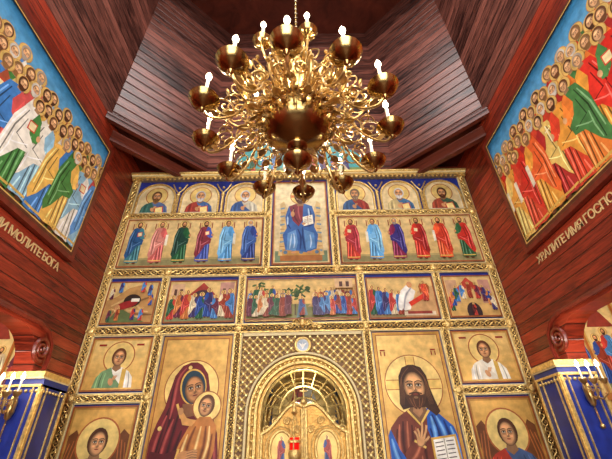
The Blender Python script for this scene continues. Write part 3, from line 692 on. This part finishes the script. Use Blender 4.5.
P.ell(.58,.84,.1,.055,(204,144,90),rot=.2)
for k in range(4): P.line([(.62,.875-.03*k),(.7,.895-.03*k),(.77,.89-.032*k)],.03,shade(SK,.6)); P.line([(.62,.875-.03*k),(.7,.895-.03*k),(.77,.89-.032*k)],.022,(208,150,96))
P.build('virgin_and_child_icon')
G.build('carved_gilding',M_gold,True,parent=ico); D.build('frame_ground',M_dark,parent=ico); C.build('cream_fillets',M_cream,parent=ico); La.build('gate_lattice',M_lat,True,parent=ico)

P=Paint((-1.45,YB-.14,6.95),(1,0,0),(0,0,1),(0,-1,0),2.9,1.05)
sh=[(0,0),(2.9,0),(2.9,.35)]+[(1.45+1.45*cos(t),.35+.7*sin(t)) for t in [pi*i/18 for i in range(1,18)]]+[(0,.35)]
P.poly(sh,(70,160,160)); P.rect(.0,.0,2.9,.2,(120,140,80))
for i in range(9):
    saint(P,.4+i*.26,.05,.66 if 1<i<7 else .5,ROBES[(i*4+1)%9],ROBES[(i*2)%9],d=1 if i<5 else -1)
P.build('lunette_painting',thick=.04,shape=sh)

# royal doors
rd=empty('royal_doors')
for sx in (-1,1):
    def top(t): return 1.98+.36*sin(t*pi/2)
    out=[(sx*.645,.15),(sx*.645,1.98)]+[(sx*(.645-.63*i/14),top(i/14)-.05*sin(i/14*2*pi)) for i in range(1,15)]+[(sx*.015,.15)]
    m=MB(); m.prism([(a,6.04,b) for a,b in out],(0,.03,0)); m.build('leaf_panel',M_doorg,parent=rd)
    m=MB(); m.tube([(a,6.035,b) for a,b in out[1:-1]],.028,6)
    m.tube([(sx*.03,6.035,.15),(sx*.03,6.035,2.3)],.025,6); m.tube([(sx*.62,6.035,.15),(sx*.62,6.035,2.0)],.025,6)
    for cz in (1.78,1.2,.62):
        m.tube([(sx*.33+.17*cos(t),6.03,cz+.24*sin(t)) for t in [2*pi*i/28 for i in range(28)]],.022,6,True)
        m.tube([(sx*.33+.23*cos(t),6.035,cz+.29*sin(t)) for t in [2*pi*i/28 for i in range(28)]],.012,5,True)
        for (ax,az) in ((-.23,.25),(.23,.25),(-.23,-.25),(.23,-.25),(-.08,.36),(.1,.36)):
            m.tube([(sx*(.33+ax)+.06*(1-i/20)*cos(i*.55),6.032,cz+az+.06*(1-i/20)*sin(i*.55)) for i in range(19)],.012,5)
    m.build('leaf_carving',M_gold,True,parent=rd)
    for cz in (1.78,1.2,.62):
        P=Paint((sx*.33-.15,6.035,cz-.22),(1,0,0),(0,0,1),(0,-1,0),.3,.44)
        sh=[(.15+.15*cos(t),.22+.22*sin(t)) for t in [2*pi*i/24 for i in range(24)]]
        P.poly(sh,(224,184,104),.4); P.clip=(.04,.03,.26,.42)
        saint(P,.15,.02,.38,(60,80,140),(176,60,44),d=-sx,det=0)
        P.build('door_icon',.004,shape=sh,parent=rd)
m=MB(); m.tube([(0,6.03,.15),(0,6.03,2.36)],.022,8); m.ball((0,6.03,2.4),.05,10)
m.tube([(0,6.03,2.42),(0,6.03,2.62)],.012,6); m.tube([(-.06,6.03,2.55),(.06,6.03,2.55)],.012,6); m.build('astragal_cross',M_gold,True,parent=rd)

# sanctuary
m=MB(); m.box((-2.6,9.6,0),(2.6,9.7,4.6)); m.build('wall_sanctuary_back',M_cream2)
m=MB(); m.box((-2.7,6.1,0),(-2.6,9.7,4.6)); m.build('wall_sanctuary_left',M_cream2)
m=MB(); m.box((2.6,6.1,0),(2.7,9.7,4.6)); m.build('wall_sanctuary_right',M_cream2)
m=MB(); m.box((-2.7,6.1,4.6),(2.7,9.7,4.7)); m.build('ceiling_sanctuary',M_cream2)
can=empty('altar_canopy')
m=MB()
for x in (-.85,.85):
    for y in (7.4,8.8):
        m.lathe([(.1,0),(.1,.15),(.055,.2),(.05,1.2),(.06,2.2),(.1,2.3),(.1,2.4)],(x,y,0),12)
for y in (7.4,8.8):
    for r in (.85,.76): m.tube([(a,y,b) for a,b in arcp(0,2.4,r,pi,0,24)],.035,6)
    for k in range(9):
        a=pi*(k+.5)/9; m.tube([(.76*cos(a),y,2.4+.76*sin(a)),(.45*cos(a),y,2.4+.45*sin(a))],.018,5)
    m.tube([(a,y,b) for a,b in arcp(0,2.4,.45,pi,0,20)],.025,6)
m.box((-.95,7.35,3.27),(.95,8.85,3.33))
m.lathe([(.6,3.33),(.62,3.45),(.5,3.7),(.28,3.88),(.08,3.98),(.05,4.05),(.09,4.12),(.02,4.2)],(0,8.1,0),20)
m.build('canopy_frame',M_gold,True,parent=can)
P=Paint((-.9,9.565,.0),(1,0,0),(0,0,1),(0,-1,0),1.8,4.0)
P.rect(0,0,1.8,4,(214,170,90),.4); P.rect(.06,.06,1.74,3.94,(70,100,150)); P.rect(.15,1.4,1.65,3.8,(236,204,130),.4); saint(P,.9,1.5,2.1,(240,236,224),(206,70,50),beard=(80,48,26),det=1,d=1); P.border(.05,(214,160,70),.8); P.build('sanctuary_altarpiece')

# hanging lamp
hl=empty('hanging_oil_lamp')
m=MB(); HX,HY=-.13,5.5
m.lathe([(.005,1.5),(.02,1.53),(.012,1.56),(.04,1.6),(.075,1.66),(.085,1.72),(.07,1.76)],(HX,HY,0),16)
m.lathe([(.088,1.84),(.088,1.87),(.07,1.87)],(HX,HY,0),16)
m.lathe([(.01,2.16),(.045,2.2),(.02,2.24),(.03,2.28),(.008,2.33)],(HX,HY,0),12)
for k in range(3):
    a=k*2*pi/3+.4; m.tube([(HX+.085*cos(a),HY+.085*sin(a),1.74),(HX+.09*cos(a),HY+.09*sin(a),1.86),(HX+.05*cos(a),HY+.05*sin(a),2.02),(HX,HY,2.2)],.008,5)
m.tube([(HX,HY,2.3),(HX,HY+.2,2.75),(HX,5.97,3.06)],.008,5)
m.build('lamp_metalwork',M_gold,True,parent=hl)
m=MB(); m.lathe([(.05,1.7),(.065,1.76),(.066,1.9),(.06,1.9)],(HX,HY,0),16); m.build('lamp_glass',M_red,True,parent=hl)

# ---------------------------------------------------------------- side murals
def mural(sx):
    e=empty('crowd_of_saints_mural')
    y0,y1=.3,4.86; z0=4.36; H=2.24; W=y1-y0
    if sx<0: P=Paint((-XW+.03,y0,z0),(0,1,0),(0,0,1),(1,0,0),W,H)
    else: P=Paint((XW-.03,y1,z0),(0,-1,0),(0,0,1),(-1,0,0),W,H)
    P.vgrad(0,H*.5,W,H,(160,204,226),(62,142,200),10); P.rect(0,0,W,H*.5,(150,140,90))
    P.vgrad(0,0,W,.3,(96,120,60),(150,156,90),5)
    if sx<0: pal=[(70,130,64),(236,232,220),(90,150,216),(206,86,84),(232,184,92),(66,126,196),(170,84,56),(140,186,214),(106,150,76),(232,208,130),(240,236,226)]
    else: pal=[(226,60,36),(236,104,50),(206,44,34),(76,130,72),(232,160,66),(220,70,44),(212,70,46),(232,130,56),(180,46,44),(232,196,110),(222,54,42)]
    rows=4; base=P.L
    for r in range(rows):
        zb=.05+.14*(rows-1-r); Hf=1.56
        stepu=.33; n=int(W/stepu)
        for i in range(n+1):
            far=(i/n) if sx<0 else 1-i/n
            P.L=base+r*135+(i%3)*44
            u=i*stepu+.165*(r%2)+random.uniform(-.03,.03)+.06
            hr=random.choice([(110,68,40),(140,100,60),(206,200,190),(84,52,32),(170,156,140)])
            rb=random.choice(pal); ck=random.choice(pal)
            while ck==rb: ck=random.choice(pal)
            saint(P,u,zb+random.uniform(-.04,.04),Hf*(1-.05*far),rb,ck,hair=hr,beard=hr if random.random()<.6 else None,d=(1 if sx<0 else -1),hold=random.choice([None,'cross','scroll','book',None]) if r==rows-1 else None,det=1,hs=1.08,hr=.84,rich=True,hc=(240,204,120),he=(206,150,80),skin=(222,172,126),lean=.03)
    P.L=base+rows*135+40
    P.border(.045,(96,50,34)); P.border(.018,(226,190,110),.4,.045)
    P.build('painted_panel',thick=.025,parent=e)
    m=MB(); t=.07
    xa,xb=(sx*XW-sx*.085,sx*XW-sx*.003); xa,xb=min(xa,xb),max(xa,xb)
    m.box((xa,y0-t,z0-t),(xb,y1+t,z0)); m.box((xa,y0-t,z0+H),(xb,y1+t,z0+H+t)); m.box((xa,y0-t,z0),(xb,y0,z0+H)); m.box((xa,y1,z0),(xb,y1+t,z0+H))
    m.build('frame',M_scroll,parent=e)
    cu=bpy.data.curves.new('wall_inscription','FONT')
    cu.body='ВЕЛИЧАЕМ ВАС АПОСТОЛИ ПРОРОЦЫ МУЧЕНИЦЫ И ВСИ СВЯТИИ МОЛИТЕ БОГА' if sx<0 else 'ХВАЛИТЕ ИМЯ ГОСПОДНЕ ХВАЛИТЕ РАБИ ГОСПОДА АЛЛИЛУИА СТОЯЩИИ ВО ХРАМЕ'
    cu.size=.165; cu.extrude=.003; cu.offset=.002; cu.space_character=.84
    o=bpy.data.objects.new('wall_inscription',cu); COL.objects.link(o); cu.materials.append(M_text)
    cu.align_x='RIGHT' if sx<0 else 'LEFT'
    if sx<0: o.matrix_world=Matrix(((0,0,1,-XW+.006),(1,0,0,4.8),(0,1,0,4.07),(0,0,0,1)))
    else: o.matrix_world=Matrix(((0,0,-1,XW-.006),(-1,0,0,4.85),(0,1,0,4.07),(0,0,0,1)))
mural(-1); mural(1)

# ---------------------------------------------------------------- candles
def candle(W_,F_,x,y,z,h=.24,r=.017,fs=1.35):
    W_.lathe([(r*1.3,0),(r*1.1,.02),(r,.03),(r,h),(r*.5,h+.004)],(x,y,z),8)
    F_.lathe([(.004*fs,h+.004),(.016*fs,h+.022*fs),(.021*fs,h+.04*fs),(.014*fs,h+.062*fs),(.002,h+.09*fs)],(x,y,z),8)

# chandelier
CX,CY=-.02,2.38
ch=empty('brass_chandelier')
B=MB(); 
B.lathe([(.0,3.72),(.012,3.74),(.03,3.76),(.015,3.79),(.05,3.82),(.11,3.86),(.135,3.91),(.11,3.96),(.06,3.99),(.045,4.03),(.09,4.06),(.1,4.08),(.07,4.10),(.12,4.13),(.22,4.17),(.3,4.24),(.35,4.33),(.355,4.38),(.385,4.40),(.385,4.44),(.34,4.46),(.27,4.51),(.18,4.54),(.13,4.6),(.11,4.68),(.2,4.7),(.2,4.74),(.12,4.77),(.14,4.86),(.22,4.92),(.25,4.96),(.25,5.06),(.2,5.11),(.1,5.15),(.08,5.3),(.13,5.34),(.17,5.4),(.15,5.48),(.08,5.54),(.06,5.7),(.1,5.76),(.1,5.82),(.03,5.9),(.015,6.0)],(CX,CY,0),48)
for k in range(24):
    a=2*pi*k/24; B.ball((CX+.39*cos(a),CY+.39*sin(a),4.42),.024,6); B.ball((CX+.255*cos(a),CY+.255*sin(a),5.01),.02,6)
    B.tube([(CX+.3*cos(a),CY+.3*sin(a),4.235),(CX+.36*cos(a),CY+.36*sin(a),4.36)],.006,4)
B.tube([(CX,CY,5.95),(CX,CY,ZT)],.016,8)
for i in range(60): B.ball((CX,CY,6.05+i*.11),.03,8,(1,1,1.5))
B.build('central_body',M_brass,True,parent=ch)
Fg=MB(); Wx=MB(); Fl=MB(); Cp=MB()
DZ=-.12
def rz(a,pts,dz=None):
    dz=DZ if dz is None else dz
    return [(CX+r*cos(a),CY+r*sin(a),z+dz) for r,z in pts]
def bez(pts,n=5):
    out=[]
    P_=[pts[0]]+pts+[pts[-1]]
    for i in range(1,len(P_)-2):
        for k in range(n):
            t=k/n; a,b,c,d=P_[i-1],P_[i],P_[i+1],P_[i+2]
            out.append(tuple(.5*((2*b[j])+(-a[j]+c[j])*t+(2*a[j]-5*b[j]+4*c[j]-d[j])*t*t+(-a[j]+3*b[j]-3*c[j]+d[j])*t**3) for j in range(2)))
    out.append(pts[-1]); return out
def spir(c,r,a0,turns,sg=1,n=26): return [(c[0]+r*(1-.85*i/n)*cos(a0+sg*turns*2*pi*i/n),c[1]+r*(1-.85*i/n)*sin(a0+sg*turns*2*pi*i/n)) for i in range(n+1)]
def cup(x,y,z,s=1):
    Cp.lathe([(0,-.15*s),(.012*s,-.14*s),(.028*s,-.115*s),(.014*s,-.09*s),(.035*s,-.075*s),(.08*s,-.055*s),(.115*s,-.02*s),(.13*s,.015*s),(.134*s,.02*s),(.12*s,.024*s),(.06*s,-.005*s),(.03*s,0),(.03*s,.05*s),(.02*s,.05*s)],(x,y,z),24)
def leaf(a,r,z,sz,tilt):
    k=len(Fg.v); ca,sa=cos(a),sin(a)
    pts=[(0,0),(.35,.32),(.7,.28),(1,0),(.7,-.28),(.35,-.32)]
    for th in (.006,-.006):
        for u,v in pts:
            ru=u*cos(tilt)*sz; zu=u*sin(tilt)*sz; vv=v*sz
            Fg.v.append((CX+(r+ru)*ca-vv*sa,CY+(r+ru)*sa+vv*ca,z+zu+th-.1*abs(v)*sz))
    Fg.f.append(tuple(range(k,k+6))); Fg.f.append(tuple(range(k+11,k+5,-1)))
    for i in range(6): Fg.f.append((k+i,k+(i+1)%6,k+6+(i+1)%6,k+6+i))
R1,Z1=.89,4.35
for k in range(12):
    a=k*pi/6-.07
    Fg.tube(rz(a,bez([(.15,4.62),(.34,4.72),(.5,4.6),(.56,4.42),(.68,4.26),(.82,4.2),(.89,4.28)])),.013,6)
    Fg.tube(rz(a,spir((.44,4.5),.13,1.2,1.6)),.009,5)
    Fg.tube(rz(a,spir((.7,4.4),.12,-1.8,1.5)),.009,5)
    Fg.tube(rz(a,spir((.6,4.68),.11,-2.4,1.6,-1)),.008,5)
    Fg.tube(rz(a,spir((.32,4.86),.1,0,1.5)),.008,5)
    Fg.tube(rz(a,spir((.82,4.36),.06,0,1.3)),.007,5)
    for (r_,z_,s_,t_) in ((.5,4.62,.1,.9),(.6,4.36,.12,-.4),(.74,4.24,.1,.5),(.4,4.42,.1,-.7),(.3,4.72,.1,.5),(.68,4.56,.09,1.1)): leaf(a,r_,z_+DZ,s_,t_)
    for (r_,z_) in ((.56,4.42),(.34,4.72),(.74,4.24),(.62,4.82),(.47,4.5)): Fg.ball(rz(a,[(r_,z_)])[0],.02,6)
    for sg in (-1,1):
        for (rc,oc,zc,rs) in ((.66,.08,4.38,.07),(.5,.06,4.7,.055),(.42,.07,4.4,.05)):
            pts=[]
            for i in range(18):
                t=i/17; rr=rs*(1-.8*t); th=sg*(t*2.6*pi)
                r0=rc+rr*cos(th); of=sg*oc+rr*sin(th)
                pts.append((CX+r0*cos(a)-of*sin(a),CY+r0*sin(a)+of*cos(a),zc+.1*t+DZ))
            Fg.tube(pts,.008,5)
    p=rz(a,[(R1,Z1+.02)])[0]; cup(*p)
    candle(Wx,Fl,p[0],p[1],p[2]+.04,.25)
    b=a+pi/12
    Fg.tube(rz(b,bez([(.12,4.7),(.28,4.95),(.45,4.98),(.52,4.86),(.45,4.76),(.38,4.82)])),.009,5)
    Fg.tube(rz(b,spir((.56,4.62),.14,2.2,1.7,-1)),.009,5)
    Fg.tube(rz(b,bez([(.36,4.46),(.48,4.36),(.62,4.4),(.68,4.52),(.6,4.6),(.53,4.55)])),.010,5)
    leaf(b,.45,4.38+DZ,.12,-.2); leaf(b,.6,4.5+DZ,.11,.7); leaf(b,.4,4.98+DZ,.1,.2)
    Fg.ball(rz(b,[(.7,4.54)])[0],.024,6); Fg.ball(rz(b,[(.36,4.44)])[0],.028,6)
for k in range(8):
    a=k*pi/4+.2
    Fg.tube(rz(a,bez([(.12,5.2),(.26,5.28),(.36,5.16),(.42,5.0),(.52,4.96),(.58,5.04)])),.012,6)
    Fg.tube(rz(a,spir((.38,5.2),.1,0,1.6)),.009,5); Fg.tube(rz(a,spir((.3,5.02),.09,2,1.5,-1)),.009,5)
    Fg.tube(rz(a,bez([(.07,5.5),(.2,5.62),(.3,5.52),(.26,5.42),(.2,5.46)])),.009,5)
    p=rz(a,[(.58,5.12)])[0]; cup(*p,.7); candle(Wx,Fl,p[0],p[1],p[2]+.04,.22)
Fg.build('filigree_arms',M_brassd,True,parent=ch); Cp.build('drip_cups',M_brass,True,parent=ch)
Wx.build('candle_sticks',M_candle,True,parent=ch); Fl.build('candle_flames',M_flame,True,parent=ch)

for sx in (-1,1):
    e=empty('candle_sconce'); g=MB(); w_=MB(); f_=MB(); X,Y,Z=sx*3.66,4.985,2.28
    g.lathe([(.0,-.16),(.03,-.13),(.05,-.06),(.05,0),(.05,.06),(.03,.14),(0,.17)],(X,Y,Z),12)
    g.tube([(X,Y,Z-.16),(X,Y,Z-.35)],.01,6); g.ball((X,Y,Z-.37),.03,8)
    for dx in (-.13,0,.13):
        g.tube([(X,Y,Z-.02),(X+dx*.6,Y-.1,Z-.08),(X+dx,Y-.16,Z-.02),(X+dx,Y-.17,Z+.12)],.011,6)
        g.tube([(X+dx*.5+.05*(1-i/18)*cos(i*.5),Y-.09,Z+.03+.05*(1-i/18)*sin(i*.5)) for i in range(17)],.008,5)
        g.lathe([(.008,.08),(.03,.1),(.05,.14),(.052,.145),(.015,.14)],(X+dx,Y-.17,Z),12)
        candle(w_,f_,X+dx,Y-.17,Z+.14,.14,.011,1.1)
    g.build('sconce_metalwork',M_brassd,True,parent=e); w_.build('candles',M_candle,True,parent=e); f_.build('flames',M_flame,True,parent=e)

# ---------------------------------------------------------------- lights
def pt(name,loc,e,c=(1,.91,.78),r=.05):
    l=bpy.data.lights.new(name,'POINT'); l.energy=e; l.color=c; l.shadow_soft_size=r
    o=bpy.data.objects.new(name,l); o.location=loc; COL.objects.link(o)
def area(name,loc,tgt,size,e,c=(1,.99,.97)):
    l=bpy.data.lights.new(name,'AREA'); l.energy=e; l.color=c; l.size=size
    o=bpy.data.objects.new(name,l); o.location=loc; d=Vector(tgt)-Vector(loc); o.rotation_euler=d.to_track_quat('-Z','Y').to_euler(); COL.objects.link(o)
for k in range(6):
    a=k*pi/3-.07; pt('chandelier_light',(CX+1.0*cos(a),CY+1.0*sin(a),4.68),29)
for sx in (-1,1):
    pt('sconce_light',(sx*3.3,4.5,2.75),13); pt('aisle_light',(sx*4.8,4.2,3.4),70,(1,.9,.74),.1)
pt('sanctuary_light',(0,7.0,3.0),50,(1,.93,.78),.15)
area('rear_fill_light',(0,-4.2,4.0),(0,6,4.2),4.5,560)  # added fill behind the camera for even light; no window stands there
area('drum_window_light',(0,1.5,12.6),(0,2.4,6),3.2,400,(1,.95,.92))
w=bpy.data.worlds.new('church_world'); scn.world=w; w.use_nodes=True
w.node_tree.nodes['Background'].inputs[0].default_value=(.97,.97,1,1); w.node_tree.nodes['Background'].inputs[1].default_value=.8

# ---------------------------------------------------------------- camera
cam=bpy.data.cameras.new('camera'); co=bpy.data.objects.new('camera',cam); COL.objects.link(co); scn.camera=co
cam.sensor_width=36; cam.lens=21.1; cam.clip_start=.05
YAW,PIT,ROLL=-1.0,33.2,-1.5
R=Matrix.Rotation(radians(YAW),4,'Z')@Matrix.Rotation(radians(90+PIT),4,'X')@Matrix.Rotation(radians(ROLL),4,'Z')
co.matrix_world=Matrix.Translation((0.0,0,1.6))@R
